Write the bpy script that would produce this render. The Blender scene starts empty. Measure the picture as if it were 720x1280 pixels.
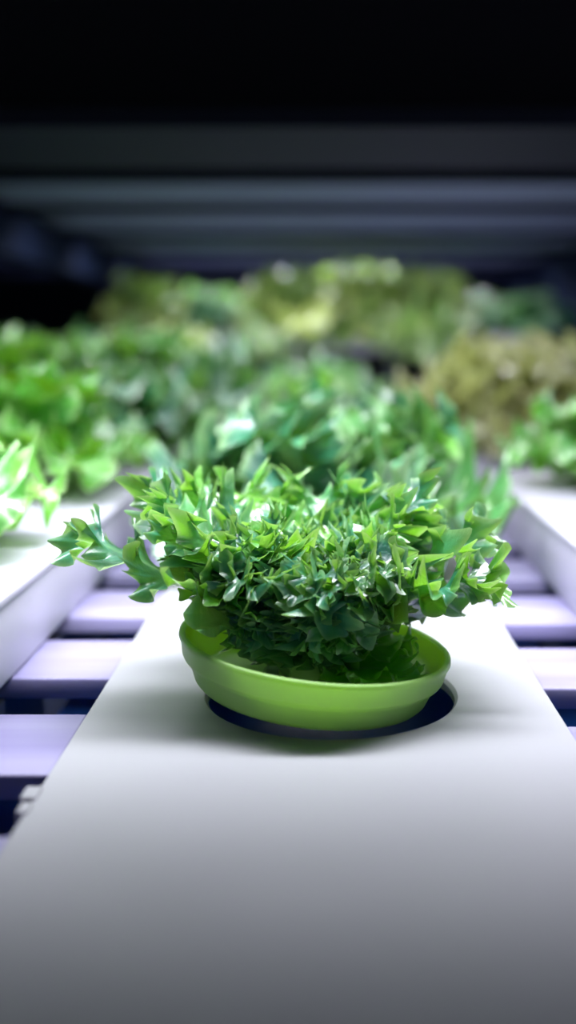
import bpy, bmesh, math, random
import numpy as np
from mathutils import Vector, Matrix

sc = bpy.context.scene
H = 0.13            # camera height over the growing deck (m)
ZD = 1.00           # deck level above the room floor
ZC = ZD + H         # camera level
FPX = 1300.0
pi = math.pi

# ------------------------------------------------------------------ camera
cam_d = bpy.data.cameras.new('camera')
cam = bpy.data.objects.new('camera', cam_d)
sc.collection.objects.link(cam)
sc.camera = cam
cam.location = (0, 0, ZC)
cam.rotation_euler = (pi/2, 0, 0)
cam_d.sensor_fit = 'VERTICAL'
cam_d.sensor_height = 36.0
cam_d.lens = 36.0*FPX/1280.0
cam_d.shift_x = -44/1280.0
cam_d.shift_y = -213/1280.0
cam_d.clip_start = 0.01
cam_d.clip_end = 50
cam_d.dof.use_dof = True
cam_d.dof.focus_distance = 2.80*H
cam_d.dof.aperture_fstop = 3.5

# ------------------------------------------------------------------ world, exposure
world = bpy.data.worlds.new('world')
sc.world = world
world.use_nodes = True
bgn = world.node_tree.nodes['Background']
bgn.inputs[0].default_value = (0.10, 0.18, 0.60, 1)
bgn.inputs[1].default_value = 0.22
sc.view_settings.view_transform = 'Standard'
sc.view_settings.look = 'None'
sc.view_settings.gamma = 1.0
sc.view_settings.use_curve_mapping = False
sc.view_settings.exposure = 0.0
sc.cycles.use_denoising = True
sc.cycles.max_bounces = 8
sc.cycles.sample_clamp_indirect = 4.0

# power (W) of the unseen light bars: depth of the bar in H, power
HERO_POWER = 3.4
BAR_POWER = [1.25, 1.6, 2.3, 3.3, 4.0, 3.0]
D_TILT = math.radians(17)
LAMP_COL = (0.90, 0.94, 1.0)

C = sc.collection

# ------------------------------------------------------------------ helpers
def newmat(name, col, rough=0.5, spec=0.5, **kw):
    m = bpy.data.materials.new(name)
    m.use_nodes = True
    b = m.node_tree.nodes['Principled BSDF']
    b.inputs['Base Color'].default_value = (*col, 1)
    b.inputs['Roughness'].default_value = rough
    b.inputs['Specular IOR Level'].default_value = spec
    for k, v in kw.items():
        b.inputs[k].default_value = v
    return m

def add_noise(m, c1, c2, scale=8, stretch=(1,1,1), detail=3, bump=0.0, bscale=60):
    nt = m.node_tree; b = nt.nodes['Principled BSDF']
    tc = nt.nodes.new('ShaderNodeTexCoord')
    mp = nt.nodes.new('ShaderNodeMapping'); mp.inputs['Scale'].default_value = stretch
    n = nt.nodes.new('ShaderNodeTexNoise'); n.inputs['Scale'].default_value = scale; n.inputs['Detail'].default_value = detail
    r = nt.nodes.new('ShaderNodeMix'); r.data_type = 'RGBA'
    r.inputs['A'].default_value = (*c1, 1); r.inputs['B'].default_value = (*c2, 1)
    nt.links.new(tc.outputs['Object'], mp.inputs['Vector'])
    nt.links.new(mp.outputs[0], n.inputs['Vector'])
    nt.links.new(n.outputs['Fac'], r.inputs['Factor'])
    nt.links.new(r.outputs['Result'], b.inputs['Base Color'])
    if bump:
        n2 = nt.nodes.new('ShaderNodeTexNoise'); n2.inputs['Scale'].default_value = bscale
        bp = nt.nodes.new('ShaderNodeBump'); bp.inputs['Strength'].default_value = bump
        bp.inputs['Distance'].default_value = 0.001
        nt.links.new(mp.outputs[0], n2.inputs['Vector'])
        nt.links.new(n2.outputs['Fac'], bp.inputs['Height'])
        nt.links.new(bp.outputs[0], b.inputs['Normal'])
    return m

def tag(o, label=None, cat=None, group=None, kind=None):
    if label: o['label'] = label
    if cat: o['category'] = cat
    if group: o['group'] = group
    if kind: o['kind'] = kind
    return o

def link(name, me, mat=None, parent=None, loc=None):
    o = bpy.data.objects.new(name, me)
    C.objects.link(o)
    if mat is not None and len(me.materials) == 0:
        me.materials.append(mat)
    if parent is not None: o.parent = parent
    if loc is not None: o.location = loc
    return o

def empty(name, loc=(0,0,0), rot=(0,0,0)):
    o = bpy.data.objects.new(name, None); C.objects.link(o)
    o.location = loc; o.rotation_euler = rot; o.empty_display_size = 0.02
    return o

def box(bm, x0, x1, y0, y1, z0, z1, bev=0.0):
    vs = [bm.verts.new((x, y, z)) for x in (x0, x1) for y in (y0, y1) for z in (z0, z1)]
    fs = [(0,1,3,2), (4,6,7,5), (0,4,5,1), (2,3,7,6), (0,2,6,4), (1,5,7,3)]
    faces = [bm.faces.new([vs[i] for i in f]) for f in fs]
    if bev:
        edges = list({e for f in faces for e in f.edges})
        bmesh.ops.bevel(bm, geom=edges, offset=bev, segments=3, profile=0.5, affect='EDGES')

def finish(bm, name, smooth=True, ang=40):
    bmesh.ops.recalc_face_normals(bm, faces=bm.faces[:])
    me = bpy.data.meshes.new(name); bm.to_mesh(me); bm.free()
    if smooth:
        me.polygons.foreach_set('use_smooth', [True]*len(me.polygons))
        me.set_sharp_from_angle(angle=math.radians(ang))
    return me

def boxobj(name, dims, mat, parent=None, bev=0.0, loc=None):
    bm = bmesh.new(); box(bm, *dims, bev=bev)
    return link(name, finish(bm, name), mat, parent, loc)

def lathe(bm, prof, n=96, cx=0, cy=0):
    rings = []
    for r, z in prof:
        if r < 1e-6:
            rings.append([bm.verts.new((cx, cy, z))])
        else:
            rings.append([bm.verts.new((cx + r*math.cos(2*pi*i/n), cy + r*math.sin(2*pi*i/n), z)) for i in range(n)])
    for a, b in zip(rings, rings[1:]):
        if len(a) == 1 and len(b) == 1: continue
        for i in range(n):
            j = (i+1) % n
            if len(b) == 1: bm.faces.new((a[i], a[j], b[0]))
            elif len(a) == 1: bm.faces.new((a[0], b[j], b[i]))
            else: bm.faces.new((a[i], a[j], b[j], b[i]))

# ------------------------------------------------------------------ materials
M = {}
M['white'] = add_noise(newmat('white_plastic', (.37,.36,.395), .42, .3), (.355,.345,.38), (.39,.38,.415), 9, bump=.05, bscale=300)
M['gutter'] = add_noise(newmat('gutter_plastic', (.55,.52,.64), .35, .3), (.53,.50,.62), (.58,.55,.66), 9)
M['slat'] = add_noise(newmat('slat_plastic', (.32,.29,.47), .35, .4), (.17,.14,.36), (.40,.37,.53), 22, (0.15,2.2,1))
M['rail'] = newmat('dark_rail_paint', (.03,.035,.06), .5, .4)
M['tray'] = newmat('blue_tray_plastic', (.02,.12,.50), .3, .5)  # blue carries the navy shade of the deck gaps
M['inner'] = newmat('blue_channel_lining', (.03,.20,.80), .35, .5)
M['beam'] = newmat('dark_blue_beam_paint', (.006,.010,.028), .8, .05)
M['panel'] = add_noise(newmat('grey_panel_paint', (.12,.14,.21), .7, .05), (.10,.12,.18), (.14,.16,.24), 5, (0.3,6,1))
M['panel_dark'] = newmat('dark_grey_panel_paint', (.020,.021,.036), .7, .05)  # near-ceiling shade put into a darker copy of the panel colour
M['baffle'] = newmat('black_baffle_paint', (.006,.007,.014), .8, .05)
M['housing'] = newmat('black_housing_paint', (.002,.002,.003), .9, 0)  # black of the unlit near ceiling, put on an added cover
M['wall'] = add_noise(newmat('dark_wall_paint', (.012,.02,.02), .8, .2), (.008,.014,.016), (.02,.03,.03), 3)
M['floor'] = add_noise(newmat('dark_floor_paint', (.012,.02,.04), .5, .3), (.01,.018,.035), (.02,.03,.05), 3)
m = newmat('led_diffuser', (.9,.9,.9), .5, .3)
m.node_tree.nodes['Principled BSDF'].inputs['Emission Color'].default_value = (*LAMP_COL, 1)
m.node_tree.nodes['Principled BSDF'].inputs['Emission Strength'].default_value = 3.0
M['led'] = m

def bowl_material():
    m = bpy.data.materials.new('lime_plastic'); m.use_nodes = True
    nt = m.node_tree; nt.nodes.remove(nt.nodes['Principled BSDF'])
    out = nt.nodes['Material Output']
    p = nt.nodes.new('ShaderNodeBsdfPrincipled')
    p.inputs['Base Color'].default_value = (.42,.66,.24,1)
    p.inputs['Roughness'].default_value = .28
    p.inputs['Specular IOR Level'].default_value = .5
    t = nt.nodes.new('ShaderNodeBsdfTranslucent'); t.inputs[0].default_value = (.62,.92,.03,1)
    x = nt.nodes.new('ShaderNodeMixShader'); x.inputs[0].default_value = .44
    nt.links.new(p.outputs[0], x.inputs[1]); nt.links.new(t.outputs[0], x.inputs[2])
    nt.links.new(x.outputs[0], out.inputs[0])
    return m
M['lime'] = bowl_material()

def leaf_material(name, base, base2, trans, rib_and_glint, young=(.14,.42,.03), tmix=.27, rough=.36, spec=1.0):
    """base/base2: blade greens, trans: light let through, rib: pale midrib (attribute 'rib')."""
    m = bpy.data.materials.new(name); m.use_nodes = True
    nt = m.node_tree; N = nt.nodes; Lk = nt.links
    N.remove(N['Principled BSDF']); out = N['Material Output']
    at = N.new('ShaderNodeAttribute'); at.attribute_name = 'rib'
    tc = N.new('ShaderNodeTexCoord')
    no = N.new('ShaderNodeTexNoise'); no.inputs['Scale'].default_value = 38; no.inputs['Detail'].default_value = 4
    Lk.new(tc.outputs['Object'], no.inputs['Vector'])
    rp = N.new('ShaderNodeValToRGB'); rp.color_ramp.elements[0].position = .38; rp.color_ramp.elements[1].position = .62
    rp.color_ramp.elements[0].color = (*base, 1); rp.color_ramp.elements[1].color = (*base2, 1)
    Lk.new(no.outputs['Fac'], rp.inputs[0])
    sep = N.new('ShaderNodeSeparateColor'); Lk.new(at.outputs['Color'], sep.inputs[0])
    mv = N.new('ShaderNodeMix'); mv.data_type = 'RGBA'; mv.inputs['B'].default_value = (*young, 1)
    Lk.new(rp.outputs[0], mv.inputs['A']); Lk.new(sep.outputs[1], mv.inputs['Factor'])
    mx = N.new('ShaderNodeMix'); mx.data_type = 'RGBA'; mx.inputs['B'].default_value = (*rib_and_glint, 1)
    Lk.new(mv.outputs['Result'], mx.inputs['A'])
    Lk.new(sep.outputs[0], mx.inputs['Factor'])
    p = N.new('ShaderNodeBsdfPrincipled'); p.inputs['Roughness'].default_value = rough
    p.inputs['Specular IOR Level'].default_value = spec
    p.inputs['Coat Weight'].default_value = 1.0; p.inputs['Coat Roughness'].default_value = .25
    Lk.new(mx.outputs['Result'], p.inputs['Base Color'])
    t = N.new('ShaderNodeBsdfTranslucent')
    mt = N.new('ShaderNodeMix'); mt.data_type = 'RGBA'
    mt.inputs['A'].default_value = (*trans, 1); mt.inputs['B'].default_value = (.7,.85,.35,1)
    Lk.new(sep.outputs[0], mt.inputs['Factor']); Lk.new(mt.outputs['Result'], t.inputs[0])
    n2 = N.new('ShaderNodeTexNoise'); n2.inputs['Scale'].default_value = 260; n2.inputs['Detail'].default_value = 3
    Lk.new(tc.outputs['Object'], n2.inputs['Vector'])
    bp = N.new('ShaderNodeBump'); bp.inputs['Strength'].default_value = .8; bp.inputs['Distance'].default_value = .001
    Lk.new(n2.outputs['Fac'], bp.inputs['Height']); Lk.new(bp.outputs[0], p.inputs['Normal'])
    x = N.new('ShaderNodeMixShader'); x.inputs[0].default_value = tmix
    Lk.new(p.outputs[0], x.inputs[1]); Lk.new(t.outputs[0], x.inputs[2]); Lk.new(x.outputs[0], out.inputs[0])
    return m
M['leaf'] = leaf_material('curly_leaf', (.002,.055,.055), (.04,.28,.19), (.34,.80,.04), (.42,.66,.26))
M['leaf_back'] = leaf_material('dark_curly_leaf', (.003,.06,.045), (.03,.24,.13), (.26,.66,.03), (.42,.66,.26), tmix=.16, rough=.42)  # darker, less translucent leaf copy; background shade put into the colour
M['leaf_bright'] = leaf_material('bright_curly_leaf', (.03,.20,.03), (.09,.40,.04), (.35,.80,.02), (.5,.7,.3), tmix=.24, rough=.42)
M['leaf_lime'] = leaf_material('lime_leaf', (.05,.30,.05), (.12,.46,.06), (.35,.85,.02), (.5,.7,.3), tmix=.5)
M['leaf_olive'] = leaf_material('olive_leaf', (.04,.13,.02), (.13,.24,.04), (.35,.60,.03), (.5,.55,.25), young=(.30,.36,.06), tmix=.2)
M['leaf_tan'] = leaf_material('tan_leaf', (.24,.25,.09), (.42,.40,.20), (.60,.64,.20), (.6,.55,.35), young=(.34,.38,.12), tmix=.3)
M['stem'] = newmat('pale_stem', (.45,.62,.25), .45, .4)
M['sponge'] = newmat('grey_green_sponge', (.10,.20,.08), .9, .2)

# ------------------------------------------------------------------ leaf generator
def leaf_arrays(rng, L, W, e0, e1, az, base=(0,0,0), ne=200, nt=8, nlobe=9, ntooth=29, frill=1.0, nwave=8,
                lobe=.35, tooth=.20, cup=.25, roll=0.0, curve=1.0, neck=.26):
    """One frilled leaf. e0/e1 start/end elevation (deg). Returns verts (n,3), quads, rib factor."""
    # midrib curve, by arc length
    K = 64
    s = np.linspace(0, 1.12, K)
    el = np.radians(e0 + (e1-e0)*np.clip(s, 0, 1.12)**curve)
    ds = np.gradient(s)*L
    r = np.cumsum(np.cos(el)*ds); z = np.cumsum(np.sin(el)*ds)
    r -= r[0]; z -= z[0]
    sway = rng.uniform(-.12, .12)*L*np.sin(s*pi*.9)
    # outline parameter
    ph = np.linspace(-1, 1, ne)
    q = np.abs(ph); psi = q*pi
    a0 = neck
    aO = L*(a0 + (1-a0)*(.5+.5*np.cos(psi)))
    bO = W*np.sin(psi)**.75*(1 - .15*np.cos(psi))
    bO = np.where(q > .93, np.maximum(bO, W*.10), bO)*np.sign(ph)
    aM = L*(a0*.75 + (.90-a0*.75)*(.5+.5*np.cos(psi)))
    # warped edge coordinate so the frills are irregular
    ss = (ph+1)/2
    wv = np.zeros_like(ss)
    for k in range(1, 6): wv += rng.uniform(-1, 1)*np.sin(2*pi*k*ss + rng.uniform(0, 6.28))/k*.035
    sw = ss + wv
    def spike(x, p): return np.clip(1-np.abs(2*(x-np.floor(x))-1), 0, 1)**p
    amp1 = 1 + .35*np.sin(2*pi*sw*2.3 + rng.uniform(0, 6))
    p0 = rng.uniform(0, 1)
    lb = lobe*(spike(sw*nlobe + p0, 1.5)-.38)*amp1
    tt = tooth*(spike(sw*ntooth + rng.uniform(0, 1) + .25*np.sin(sw*31), 1.3)-.35)*(1+.5*np.sin(sw*57+1))
    t = (1-(1-np.linspace(0, 1, nt))**1.35)[:, None]
    ext = 1 + (lb+tt)[None, :]*t**2.2
    A = aM[None, :] + (aO-aM)[None, :]*t*ext
    B = bO[None, :]*t*ext
    # ruffles, growing towards the edge
    n1 = nwave + rng.integers(-1, 2); p1, p2, p3 = rng.uniform(0, 6.28, 3)
    f1 = np.sin(2*pi*n1*sw+p1); f2 = np.sin(2*pi*n1*2.37*sw+p2); f3 = np.sin(2*pi*n1*4.9*sw+p3)
    g1 = np.cos(2*pi*n1*sw+p1); g2 = np.cos(2*pi*n1*2.37*sw+p2)
    Nn = W*frill*((.30*f1)[None, :]*t**1.7 + (.11*f2)[None, :]*t**2.6 + (.05*f3)[None, :]*t**3.5)
    Tn = W*frill*((.10*np.roll(g1, 3))[None, :]*t**2 + (.07*g2)[None, :]*t**3)
    # shift along the outline tangent
    da = np.gradient(aO); db = np.gradient(bO); ln = np.hypot(da, db)+1e-9
    A = A + Tn*(da/ln)[None, :]; B = B + Tn*(db/ln)[None, :]
    Nn = Nn + cup*(B**2)/W
    # petiole grows out of the base: pull the last edge samples in
    A = np.clip(A, 0, L*1.11)
    u = A/L
    R = np.interp(u, s, r); Z = np.interp(u, s, z); E = np.interp(u, s, el); S = np.interp(u, s, sway)
    X = R - np.sin(E)*Nn; Zz = Z + np.cos(E)*Nn; Y = B + S
    if roll:
        c, sn = math.cos(roll), math.sin(roll)
        # roll the blade about its own midrib direction
        dY = Y - S; dN = Nn
        Y = S + dY*c - dN*sn; dN = dY*sn + dN*c
        X = R - np.sin(E)*dN; Zz = Z + np.cos(E)*dN
    rib_and_glint = np.clip(1 - (np.abs(B)/(W*.13)), 0, 1)**1.2
    rib_and_glint = np.maximum(rib_and_glint*np.clip(1.15-u, 0, 1), np.clip((.45-u)/.3, 0, 1)*.9)
    rib_and_glint = np.maximum(rib_and_glint, .5*np.clip((t-.88)/.12, 0, 1) + 0*rib_and_glint)  # pale rim: bright edge glints put into the leaf colour
    V = np.stack([X, Y, Zz], -1).reshape(-1, 3)
    rb = rib_and_glint.reshape(-1)
    idx = np.arange(nt*ne).reshape(nt, ne)
    Q = np.stack([idx[:-1, :-1], idx[:-1, 1:], idx[1:, 1:], idx[1:, :-1]], -1).reshape(-1, 4)
    # petiole: tapered channel strip
    kp = 14
    up = np.linspace(0, a0*1.15, kp)
    wP = W*np.linspace(.16, .07, kp)
    Rp = np.interp(up, s, r); Zp = np.interp(up, s, z); Ep = np.interp(up, s, el); Sp = np.interp(up, s, sway)
    rows = []
    for vv in np.linspace(0, 2*pi, 9)[:-1]:
        nn = np.sin(vv)*wP*.55; bb = np.cos(vv)*wP
        rows.append(np.stack([Rp-np.sin(Ep)*nn, Sp+bb, Zp+np.cos(Ep)*nn], -1))
    PV = np.stack(rows, 0)
    o = len(V)
    pid = np.arange(8*kp).reshape(8, kp)+o
    nx = np.roll(pid, -1, axis=0)
    PQ = np.stack([pid[:, :-1], pid[:, 1:], nx[:, 1:], nx[:, :-1]], -1).reshape(-1, 4)
    V = np.concatenate([V, PV.reshape(-1, 3)]); rb = np.concatenate([rb, np.full(8*kp, .85)])
    Q = np.concatenate([Q, PQ])
    c, sn = math.cos(az), math.sin(az)
    V = np.stack([V[:, 0]*c - V[:, 1]*sn, V[:, 0]*sn + V[:, 1]*c, V[:, 2]], -1) + np.array(base)[None, :]
    return V, Q, rb

def mesh_from(name, parts, mat):
    Vs, Qs, Rs, Gs, o = [], [], [], [], 0
    vr = random.Random(len(parts)*7 + int(abs(parts[0][0][5, 0])*1e6))
    for V, Q, rb in parts:
        Gs.append(np.full(len(V), vr.random()**4))
        Vs.append(V); Qs.append(Q+o); Rs.append(rb); o += len(V)
    V = np.concatenate(Vs); Q = np.concatenate(Qs); R = np.concatenate(Rs)
    me = bpy.data.meshes.new(name)
    me.vertices.add(len(V)); me.vertices.foreach_set('co', V.astype(np.float32).ravel())
    me.loops.add(len(Q)*4); me.loops.foreach_set('vertex_index', Q.astype(np.int32).ravel())
    me.polygons.add(len(Q))
    me.polygons.foreach_set('loop_start', np.arange(0, len(Q)*4, 4, dtype=np.int32))
    me.update(calc_edges=True)
    me.polygons.foreach_set('use_smooth', [True]*len(Q))
    at = me.color_attributes.new('rib', 'FLOAT_COLOR', 'POINT')
    col = np.ones((len(V), 4), np.float32); col[:, 0] = R; col[:, 1] = np.concatenate(Gs)
    at.data.foreach_set('color', col.ravel())
    me.materials.append(mat)
    me.validate(); me.update()
    return me

# ------------------------------------------------------------------ room
def struct(name, dims, mat):
    o = boxobj(name, dims, mat); o['kind'] = 'structure'; return o
RX, RY0, RY1, RZ = 2.2, -1.2, 3.6, 2.3
struct('floor', (-RX, RX, RY0, RY1, -.05, 0), M['floor'])
struct('ceiling', (-RX, RX, RY0, RY1, RZ, RZ+.05), M['wall'])
struct('wall_back', (-RX, RX, RY1, RY1+.05, 0, RZ), M['wall'])
struct('wall_left', (-RX-.05, -RX, RY0, RY1, 0, RZ), M['wall'])
struct('wall_right', (RX, RX+.05, RY0, RY1, 0, RZ), M['wall'])

# ------------------------------------------------------------------ deck slats (one slatted deck each side of the channel)
CW = .633*H            # half width of the centre channel
DX = 6.0*H             # half width of the whole deck
Y_END = 24*H
PITCH = .70*H; SLATW = .40*H; SLATH = .065*H
def deck(side, y_shift, label):
    t = empty('slatted_deck', (side*CW, 0, ZD-.002))
    tag(t, label, 'deck')
    bm = bmesh.new()
    y = (2.44-1.4)*H + y_shift - 3*PITCH
    xa, xb = sorted((side*.001, side*(DX-CW)))
    while y < Y_END:
        box(bm, xa, xb, y, y+SLATW, -SLATH, 0, bev=.0012)
        y += PITCH
    link('slat_panel', finish(bm, 'slat_panel'), M['slat'], t)
    for x in (.42*H, DX-CW-.3*H):
        xs = side*x
        boxobj('rail', (xs-.012, xs+.012, -1.0*H, Y_END+.05, -SLATH-.035, -SLATH), M['rail'], t)
    return t
deck(-1, 0, 'lavender slatted deck between the left trough and the centre channel')
deck(1, -.09*H, 'lavender slatted deck between the right trough and the centre channel')

# tray far under the deck, blue for the navy shade in the gaps
bm = bmesh.new()
x0, x1, y0, y1, z0 = -DX, DX, -.5*H, Y_END, ZD-1.5*H
box(bm, x0, x1, y0, y1, z0, z0+.006)
box(bm, x0, x0+.006, y0, y1, z0, z0+.05); box(bm, x1-.006, x1, y0, y1, z0, z0+.05)
box(bm, x0, x1, y0, y0+.006, z0, z0+.05); box(bm, x0, x1, y1-.006, y1, z0, z0+.05)
o = link('drip_tray', finish(bm, 'drip_tray'), M['tray'])
tag(o, 'dark blue drip tray seen through the gaps of the slatted deck', 'tray')

# ------------------------------------------------------------------ centre channel with planting holes
holes = [(.0225*H, 2.97*H, .350*H), (.05*H, 4.6*H, .372*H), (-.2*H, 7.0*H, .372*H), (-.2*H, 9.2*H, .372*H), (-.1*H, 12.0*H, .372*H)]
def channel():
    t = empty('planting_channel', (0, 0, ZD)); tag(t, 'wide white planting channel down the middle, holding the lime pot', 'channel')
    ya, yb = -1.0*H, Y_END
    bm = bmesh.new()
    n = 96
    segs = [ya]
    for hx, hy, hr in holes: segs += [hy-.5*H, hy+.5*H]
    segs.append(yb)
    def quad(p): bm.faces.new([bm.verts.new(q) for q in p])
    for i in range(0, len(segs), 2):
        a, b = segs[i], segs[i+1]
        quad([(-CW, a, 0), (CW, a, 0), (CW, b, 0), (-CW, b, 0)])
    for hx, hy, hr in holes:
        inner, outer, lip, low = [], [], [], []
        for k in range(n):
            th = 2*pi*k/n + pi/4
            c, s_ = math.cos(th), math.sin(th)
            inner.append(bm.verts.new((hx+(hr+.0012)*c, hy+(hr+.0012)*s_, 0)))
            lip.append(bm.verts.new((hx+hr*c, hy+hr*s_, -.0012)))
            low.append(bm.verts.new((hx+hr*c, hy+hr*s_, -.004)))
            m_ = max(abs(c), abs(s_))
            ox = c/m_*CW; oy = s_/m_*.5*H
            outer.append(bm.verts.new((ox, hy+oy, 0)))
        for k in range(n):
            j = (k+1) % n
            bm.faces.new((inner[k], inner[j], outer[j], outer[k]))
            bm.faces.new((inner[j], inner[k], lip[k], lip[j]))
            bm.faces.new((lip[j], lip[k], low[k], low[j]))
    bmesh.ops.remove_doubles(bm, verts=bm.verts[:], dist=1e-5)
    # outer rim of the lid folds down over the slat ends
    th = .0018
    quad([(-CW, ya, 0), (-CW, yb, 0), (-CW, yb, -th), (-CW, ya, -th)])
    quad([(CW, ya, 0), (CW, yb, 0), (CW, yb, -th), (CW, ya, -th)])
    quad([(-CW, ya, 0), (CW, ya, 0), (CW, ya, -th), (-CW, ya, -th)])
    quad([(-CW, yb, 0), (CW, yb, 0), (CW, yb, -th), (-CW, yb, -th)])
    bmesh.ops.remove_doubles(bm, verts=bm.verts[:], dist=1e-5)
    bmesh.ops.recalc_face_normals(bm, faces=bm.faces[:])
    me = bpy.data.meshes.new('lid'); bm.to_mesh(me); bm.free()
    link('lid', me, M['white'], t)
    # trough body under the lid
    bm = bmesh.new()
    xb_ = CW-.004; zb = -.42*H; w = .0025
    box(bm, -xb_, -xb_+w, ya, yb, zb, -.004); box(bm, xb_-w, xb_, ya, yb, zb, -.004)
    box(bm, -xb_, xb_, ya, yb, zb-w, zb)
    box(bm, -xb_, xb_, ya, ya+w, zb, -.004); box(bm, -xb_, xb_, yb-w, yb, zb, -.004)
    o = link('trough_body', finish(bm, 'trough_body'), M['inner'], t); o['label'] = 'blue lining under the lid'
    # small notch clip on the left edge
    bm = bmesh.new()
    box(bm, -CW-.004, -CW+.001, 2.27*H, 2.33*H, -.004, .0006, bev=.0004)
    box(bm, -CW-.0025, -CW+.001, 2.20*H, 2.25*H, -.004, .0006, bev=.0004)
    link('clip', finish(bm, 'clip'), M['white'], t)
    return t
channel()

# ------------------------------------------------------------------ side troughs
GX = .935*H; GH = .262*H
def gutter(name, label, x0, x1, y0, y1, z0, z1):
    t = empty(name, ((x0+x1)/2, (y0+y1)/2, z0)); tag(t, label, 'trough')
    hx, hy = (x1-x0)/2, (y1-y0)/2; h = z1-z0
    boxobj('trough_body', (-hx, hx, -hy, hy, 0, h-.004), M['gutter'], t, bev=.002)
    boxobj('lid', (-hx-.0015, hx+.0015, -hy-.001, hy+.001, h-.0045, h), M['gutter'], t, bev=.0015)
    return t
gutter('side_trough', 'long white trough on the left carrying blurred green lettuces', -2.9*H, -GX, .3*H, 7.0*H, ZD-.002, ZD+GH)
gutter('side_trough', 'long white trough on the right beside the tan lettuce', GX, 2.9*H, .3*H, 5.9*H, ZD-.002, ZD+GH)
gutter('side_trough', 'shaded left trough in the middle distance under dark green lettuces', -3.2*H, -GX, 7.6*H, 12.6*H, ZD-.002, ZD+GH)
gutter('side_trough', 'shaded right trough behind the tan lettuce', GX, 3.1*H, 6.6*H, 12.2*H, ZD-.002, ZD+GH)
# raised crosswise trough at the far end, on two feet
t = gutter('raised_trough', 'raised crosswise trough at the far end under olive plants', -2.9*H, 3.0*H, 14.0*H, 15.2*H, ZC-.14*H, ZC+.10*H)
for fx in (-2.6*H, -.9*H, .9*H, 2.6*H):
    boxobj('foot', (fx-.05*H, fx+.05*H, -.45*H, .45*H, -(.86*H)+.0, 0), M['rail'], t)

# ------------------------------------------------------------------ ceiling slats; unseen LED bars put in behind added lips
CZ = ZC + 1.30*H
edges = [5.9, 7.97, 9.9, 12.2, 14.7, 17.4, 20.4]
ordn = ['nearest and darkest grey ceiling light panel, next to the black lamp housing',
        'second pale ceiling light panel counted from the camera',
        'third pale ceiling light panel counted from the camera',
        'fourth pale ceiling light panel, mid way to the far plants',
        'fifth pale ceiling light panel, above the raised far trough',
        'farthest pale ceiling light panel over the back plants']
def area(name, parent, loc, sx, sy, power, rot=(0,0,0), spread=170):
    ld = bpy.data.lights.new(name, 'AREA'); ld.shape = 'RECTANGLE'; ld.size = sx; ld.size_y = sy
    ld.energy = power; ld.color = LAMP_COL; ld.spread = math.radians(spread)
    o = bpy.data.objects.new(name, ld); C.objects.link(o); o.parent = parent; o.location = loc; o.rotation_euler = rot
    return o
PXW = 6.2*H
for i in range(6):
    a, b = edges[i]*H, edges[i+1]*H
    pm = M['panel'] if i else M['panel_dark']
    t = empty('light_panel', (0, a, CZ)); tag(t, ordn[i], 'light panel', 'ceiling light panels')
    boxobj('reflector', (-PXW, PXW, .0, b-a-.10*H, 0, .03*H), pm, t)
    boxobj('baffle', (-PXW, PXW, -.02*H, .0, -.085*H, .03*H), M['baffle'], t)  # added lip, hides the LED strip and draws the dark gap
    boxobj('led_strip', (-2.4*H, 2.4*H, .06*H, .16*H, -.020*H, 0), M['led'], t)  # unseen LED bar, put in to light the plants at this depth
    area('led_light', t, (0, .11*H, -.024*H), 4.8*H, .10*H, BAR_POWER[i])
t = empty('lamp_housing', (0, 2.0*H, CZ)); tag(t, 'black lamp housing overhead at the top of the picture', 'lamp')
boxobj('housing', (-PXW, PXW, -.8*H, 3.78*H, 0, .25*H), M['housing'], t)  # added cover that blacks out the ceiling near the camera
boxobj('shade', (-PXW, PXW, 0.85*H, .88*H, -.16*H, 0), M['housing'], t)  # added plate cutting the lamp's light towards the camera
boxobj('led_strip', (-2.8*H, 2.8*H, .92*H, 1.34*H, -.02*H, 0), M['led'], t)
area('led_light', t, (0, 1.13*H, -.085*H), 5.6*H, .42*H, HERO_POWER, rot=(D_TILT, 0, 0), spread=108)

# beams under the panels
o = boxobj('ceiling_beam', (-3.15*H, -2.86*H, -1.0*H, 20.6*H, -.50*H, -.086*H), M['beam'], loc=(0, 0, CZ)); tag(o, 'dark navy beam running along the ceiling on the left', 'beam')
o = boxobj('ceiling_beam', (3.30*H, 3.6*H, -1.0*H, 20.6*H, -.50*H, -.086*H), M['beam'], loc=(0, 0, CZ)); tag(o, 'dark navy beam running along the ceiling on the right', 'beam')
o = boxobj('side_curtain', (3.34*H, 3.5*H, 8*H, 20.4*H, 0, (CZ-.50*H)-(ZD+.001)), M['beam'], loc=(0, 0, ZD)); tag(o, 'dark curtain panel hanging on the right behind the plants', 'panel')
# rack posts, floor to room ceiling
for (x, y, lb) in ((-3.45, 20.0, 'dark rack post at the far left end of the deck'), (3.9, 20.0, 'dark rack post at the far right behind the curtain'),
                   (-6.15, -.6, 'dark rack post at the near left corner, outside the view'), (6.15, -.6, 'dark rack post at the near right corner, outside the view')):
    o = boxobj('rack_post', (-.12*H, .12*H, -.12*H, .12*H, 0, RZ), M['beam'], bev=.002, loc=(x*H, y*H, 0)); tag(o, lb, 'post')

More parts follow.
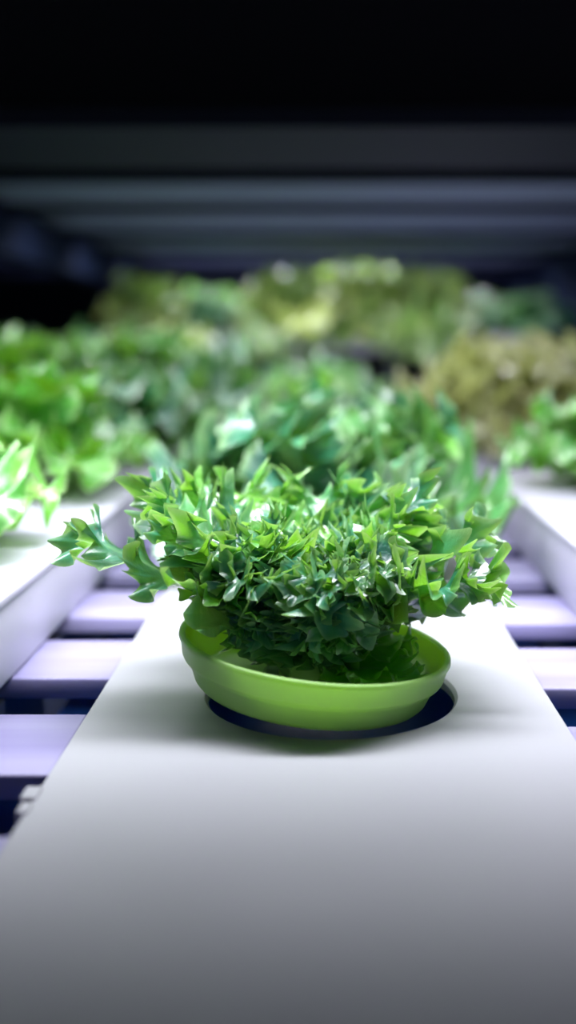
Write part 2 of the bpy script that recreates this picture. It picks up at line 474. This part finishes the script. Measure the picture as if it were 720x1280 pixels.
# ------------------------------------------------------------------ lime pot
pot = empty('plant_pot', (-.040*H, 2.925*H, ZD+.0), (0, math.radians(6.3), math.radians(0)))
tag(pot, 'shallow translucent lime green pot tilted in the planting hole', 'pot')
h0 = .026*H
def pz(z): return z*H+h0
prof = [(0, pz(.022)), (.30, pz(.022)), (.315, pz(.03)), (.335, pz(.065)), (.352, pz(.075)), (.361, pz(.130)),
        (.366, pz(.138)), (.374, pz(.141)), (.381, pz(.136)), (.382, pz(.126)), (.376, pz(.118)), (.368, pz(.082)), (.363, pz(.073)),
        (.350, pz(.065)), (.344, pz(.057)), (.326, pz(.014)), (.314, pz(.002)), (0, pz(.002))]
prof = [(r*H, z) for r, z in prof]
bm = bmesh.new(); lathe(bm, prof, 128)
link('pot_wall', finish(bm, 'pot_wall', ang=60), M['lime'], pot)

# ------------------------------------------------------------------ the sharp lettuce
rng = np.random.default_rng(11)
PCX, PCY, PCZ = -.040*H, 2.95*H, ZD+.060*H
hero = empty('curly_lettuce', (PCX, PCY, PCZ)); tag(hero, 'sharp curly green lettuce with serrated frilled leaves growing in the lime pot', 'lettuce')
D = math.radians
HL = dict(ne=700, nt=12, ntooth=58, nlobe=17, lobe=.85, tooth=.34, cup=.12, nwave=8)
def hleaf(az, L, W, e0, e1, **k):
    kk = dict(HL); kk.update(k)
    j = rng.uniform(-.05, .05, 2)*H
    return leaf_arrays(rng, L*H, W*H, e0, e1, D(az), base=(j[0], j[1], 0), **kk)
# outer leaves that read one by one: azimuth (0 right, 90 away, -90 to the camera)
outer = [
    (178, .76, .17, 56, 10), (190, .62, .18, 60, 34), (160, .74, .16, 64, 26), (212, .42, .15, 74, 34), (142, .68, .20, 66, 26),
    (1, .62, .19, 50, 4), (-14, .56, .18, 54, 12), (18, .66, .19, 58, 16), (-30, .33, .13, 80, 56), (40, .64, .20, 64, 26),
    (226, .40, .15, 74, 20), (248, .36, .14, 72, 4), (-90, .34, .14, 74, 6), (-70, .36, .14, 72, 6), (-52, .36, .14, 76, 24),
    (120, .64, .20, 68, 32), (98, .62, .20, 68, 36), (72, .62, .20, 68, 34)]
for a in outer:
    V = hleaf(*a, nlobe=int(rng.integers(16, 21)), nwave=9, lobe=.65, tooth=.42, ntooth=int(rng.integers(66, 84)), ne=760, frill=rng.uniform(.85, 1.15), roll=rng.uniform(-.4, .4)*(.2 if 150 < a[0] < 230 else 1))
    link('leaf', mesh_from('leaf', [V], M['leaf']), None, hero)
heart = []
HK = dict(nlobe=17, ntooth=68, nwave=9, ne=700, nt=10, lobe=.7, tooth=.5)
for k in range(22):
    az = k*360/22 + rng.uniform(-9, 9)
    c = math.cos(D(az)); s_ = math.sin(D(az))
    L = .46 + .14*abs(c) + (.05 if s_ > 0 else -.09) + rng.uniform(-.05, .04)
    heart.append(hleaf(az, L, .125, 76, 28+rng.uniform(-14, 14), frill=1.3, roll=rng.uniform(-.7, .7), **HK))
for k in range(20):
    az = k*360/20 + rng.uniform(-10, 10)
    heart.append(hleaf(az, .42+rng.uniform(-.07, .06), .11, 82, 46+rng.uniform(-16, 16), frill=1.4, roll=rng.uniform(-.7, .7), **HK))
for k in range(12):
    az = k*30 + rng.uniform(-15, 15)
    heart.append(hleaf(az, .36+rng.uniform(-.07, .05), .10, 88, 66+rng.uniform(-10, 10), frill=1.4, roll=rng.uniform(-.7, .7), **HK))
for k in range(12):
    az = -140 + k*9 + rng.uniform(-5, 5)
    heart.append(hleaf(az, .30+rng.uniform(-.03, .05), .085, 74, 10+rng.uniform(-14, 14), frill=1.5, roll=rng.uniform(-.7, .7), **HK))
link('foliage', mesh_from('foliage', heart, M['leaf']), None, hero)
lime = [hleaf(az, L, .13, e0, e1, frill=.7, lobe=.35, tooth=.12) for az, L, e0, e1 in
        ((-100, .34, 66, 36), (-60, .40, 60, 30), (-140, .46, 56, 24))]
o = link('young_foliage', mesh_from('young_foliage', lime, M['leaf_lime']), None, hero); o['label'] = 'smoother yellow-green young leaves'
# low leaves lying in the pot on the right
low = [hleaf(az, L, .13, e0, e1, frill=.6, lobe=.3, tooth=.1) for az, L, e0, e1 in ((-20, .34, 26, -8), (-44, .32, 20, 0), (8, .34, 30, 4))]
o = link('fallen_foliage', mesh_from('fallen_foliage', low, M['leaf_lime']), None, hero); o['label'] = 'short yellow-green leaves lying inside the pot'
bm = bmesh.new(); lathe(bm, [(0, -.02*H), (.09*H, -.02*H), (.08*H, .05*H), (.05*H, .11*H), (0, .13*H)], 24)
link('stem', finish(bm, 'stem'), M['stem'], hero)
# sponge plug carrying the stem
bm = bmesh.new(); lathe(bm, [(0, -.025*H), (.17*H, -.025*H), (.18*H, -.015*H), (.17*H, .01*H), (.13*H, .018*H), (0, .02*H)], 40)
o = link('sponge_plug', finish(bm, 'sponge_plug'), M['sponge'], None, (PCX, PCY, PCZ-.015*H)); tag(o, 'dark sponge plug at the foot of the sharp lettuce in the lime pot', 'plug')

# ------------------------------------------------------------------ blurred lettuces
def foliage_mesh(seed, mat, n1=9, n2=8, n3=5, tall=1.0, frill=1.05, W=.31, droop=22):
    r = np.random.default_rng(seed); ps = []
    for (n, L0, e0, e1, w) in ((n1, .80, 54, 2-droop, W), (n2, .74, 70, 34, W*.95), (n3, .66, 84, 64, W*.85)):
        for k in range(n):
            az = D(k*360/n + r.uniform(-16, 16))
            ps.append(leaf_arrays(r, L0*r.uniform(.8, 1.15)*H, w*r.uniform(.8, 1.2)*H, e0+r.uniform(-8, 8), e1+r.uniform(-14, 14), az,
                                  ne=130, nt=6, frill=frill, lobe=.3, tooth=.15, roll=r.uniform(-.5, .5)))
    me = mesh_from('foliage', ps, mat)
    if tall != 1.0:
        co = np.empty(len(me.vertices)*3, np.float32); me.vertices.foreach_get('co', co)
        co = co.reshape(-1, 3); co[:, 2] *= tall; me.vertices.foreach_set('co', co.ravel()); me.update()
    return me
bmst = bmesh.new(); lathe(bmst, [(0, 0), (.06*H, 0), (.05*H, .06*H), (.03*H, .14*H), (0, .15*H)], 16)
stem_me = finish(bmst, 'stem'); stem_me.materials.append(M['stem'])
FM = {('g', 0): foliage_mesh(21, M['leaf_back']), ('g', 1): foliage_mesh(22, M['leaf_back'], tall=1.1),
      ('l', 0): foliage_mesh(23, M['leaf_bright']), ('l', 1): foliage_mesh(24, M['leaf_bright'], frill=.7),
      ('o', 0): foliage_mesh(25, M['leaf_olive'], frill=.8, tall=1.25, W=.26), ('o', 1): foliage_mesh(26, M['leaf_olive'], frill=1.0, tall=1.15, W=.26),
      ('t', 0): foliage_mesh(27, M['leaf_tan'], frill=1.3), ('o', 2): foliage_mesh(28, M['leaf_olive'], n1=16, frill=1.0, tall=1.2, W=.30, droop=75)}
def lettuce(kind, var, x, y, z, s, rz, label, group, tilt=0):
    t = empty('curly_lettuce', (x*H, y*H, z), (tilt, 0, rz)); t.scale = (s, s, s)
    tag(t, label, 'lettuce', group)
    link('foliage', FM[(kind, var)], None, t); link('stem', stem_me, None, t)
    return t
GT = ZD+GH
G1, G2, G3, G4 = 'lettuces on the left troughs', 'lettuces on the right troughs', 'lettuces along the centre channel', 'olive plants on the raised far trough'
lettuce('g', 1, .05, 4.6, ZD, 1.1, .3, 'blurred bright green lettuce directly behind the sharp lettuce', G3)
lettuce('g', 0, -.2, 7.0, ZD, .92, 1.3, 'blurred darker lettuce in the middle of the centre channel, third from the camera', G3)
lettuce('l', 0, -.2, 9.2, ZD, 1.0, 2.3, 'blurred pale lettuce further back along the centre channel, fourth from the camera', G3)
lettuce('g', 1, -.1, 12.0, ZD, 1.1, 3.3, 'last lettuce of the centre channel, in front of the raised trough', G3)
LT = [('l', 0, -1.56, 3.75, .80, 'pale green lettuce cut by the left edge of the picture, nearest on the left trough'),
      ('l', 1, -1.50, 5.15, .92, 'bright green lettuce second along the left trough'),
      ('g', 0, -1.25, 6.45, .95, 'green lettuce at the far end of the near left trough'),
      ('g', 1, -2.6, 6.3, 1.05, 'tall green lettuce at the outer left edge of the near left trough'),
      ('l', 0, -2.30, 8.3, 1.15, 'bright yellow-green lettuce starting the shaded left trough'),
      ('g', 1, -1.2, 8.3, 1.15, 'dark green lettuce at the inner edge of the shaded left trough'),
      ('g', 0, -3.2, 10.0, 1.30, 'lettuce at the outer edge of the shaded left trough, under the navy beam'),
      ('o', 1, -1.6, 10.6, 1.15, 'olive lettuce toward the end of the shaded left trough'),
      ('g', 1, -2.6, 12.3, 1.2, 'green lettuce at the very end of the shaded left trough')]
for i, (k, v, x, y, s, lb) in enumerate(LT): lettuce(k, v, x, y, GT, s, i*1.7, lb, G1)
RT = [('l', 0, 1.42, 5.35, .66, 'small bright green lettuce at the far end of the near right trough'),
      ('l', 1, 2.2, 5.0, .80, 'bright green lettuce cut by the right edge of the picture'),
      ('t', 0, 1.34, 7.1, 1.12, 'tan yellowish lettuce standing just behind the near right trough'),
      ('l', 1, 2.3, 7.3, .95, 'bright green lettuce right of the tan one'),
      ('o', 0, 2.3, 9.8, .85, 'olive lettuce further back by the dark curtain'),
      ('g', 1, 1.9, 11.6, .70, 'small green lettuce at the far end of the right trough')]
for i, (k, v, x, y, s, lb) in enumerate(RT): lettuce(k, v, x, y, GT, s, 1+i*2.1, lb, G2)
TT = ZC+.10*H
FR = [('o', 0, -2.4, .95, 'leftmost olive plant on the raised far trough'), ('g', 1, -1.6, .9, 'dark green plant on the raised far trough, second from its left end'),
      ('o', 2, -.45, 1.15, 'olive plant left of centre on the raised far trough'), ('o', 2, .5, 1.25, 'olive plant in the middle of the raised far trough'),
      ('o', 2, 1.35, 1.15, 'olive plant right of centre on the raised far trough'), ('g', 0, 2.05, .8, 'green plant second from the right end of the raised far trough'),
      ('g', 0, 2.75, .8, 'rightmost plant on the raised far trough beside the dark curtain')]
for i, (k, v, x, s, lb) in enumerate(FR): lettuce(k, v, x, 14.15+(i % 2)*.25, TT, s, i*1.1, lb, G4)
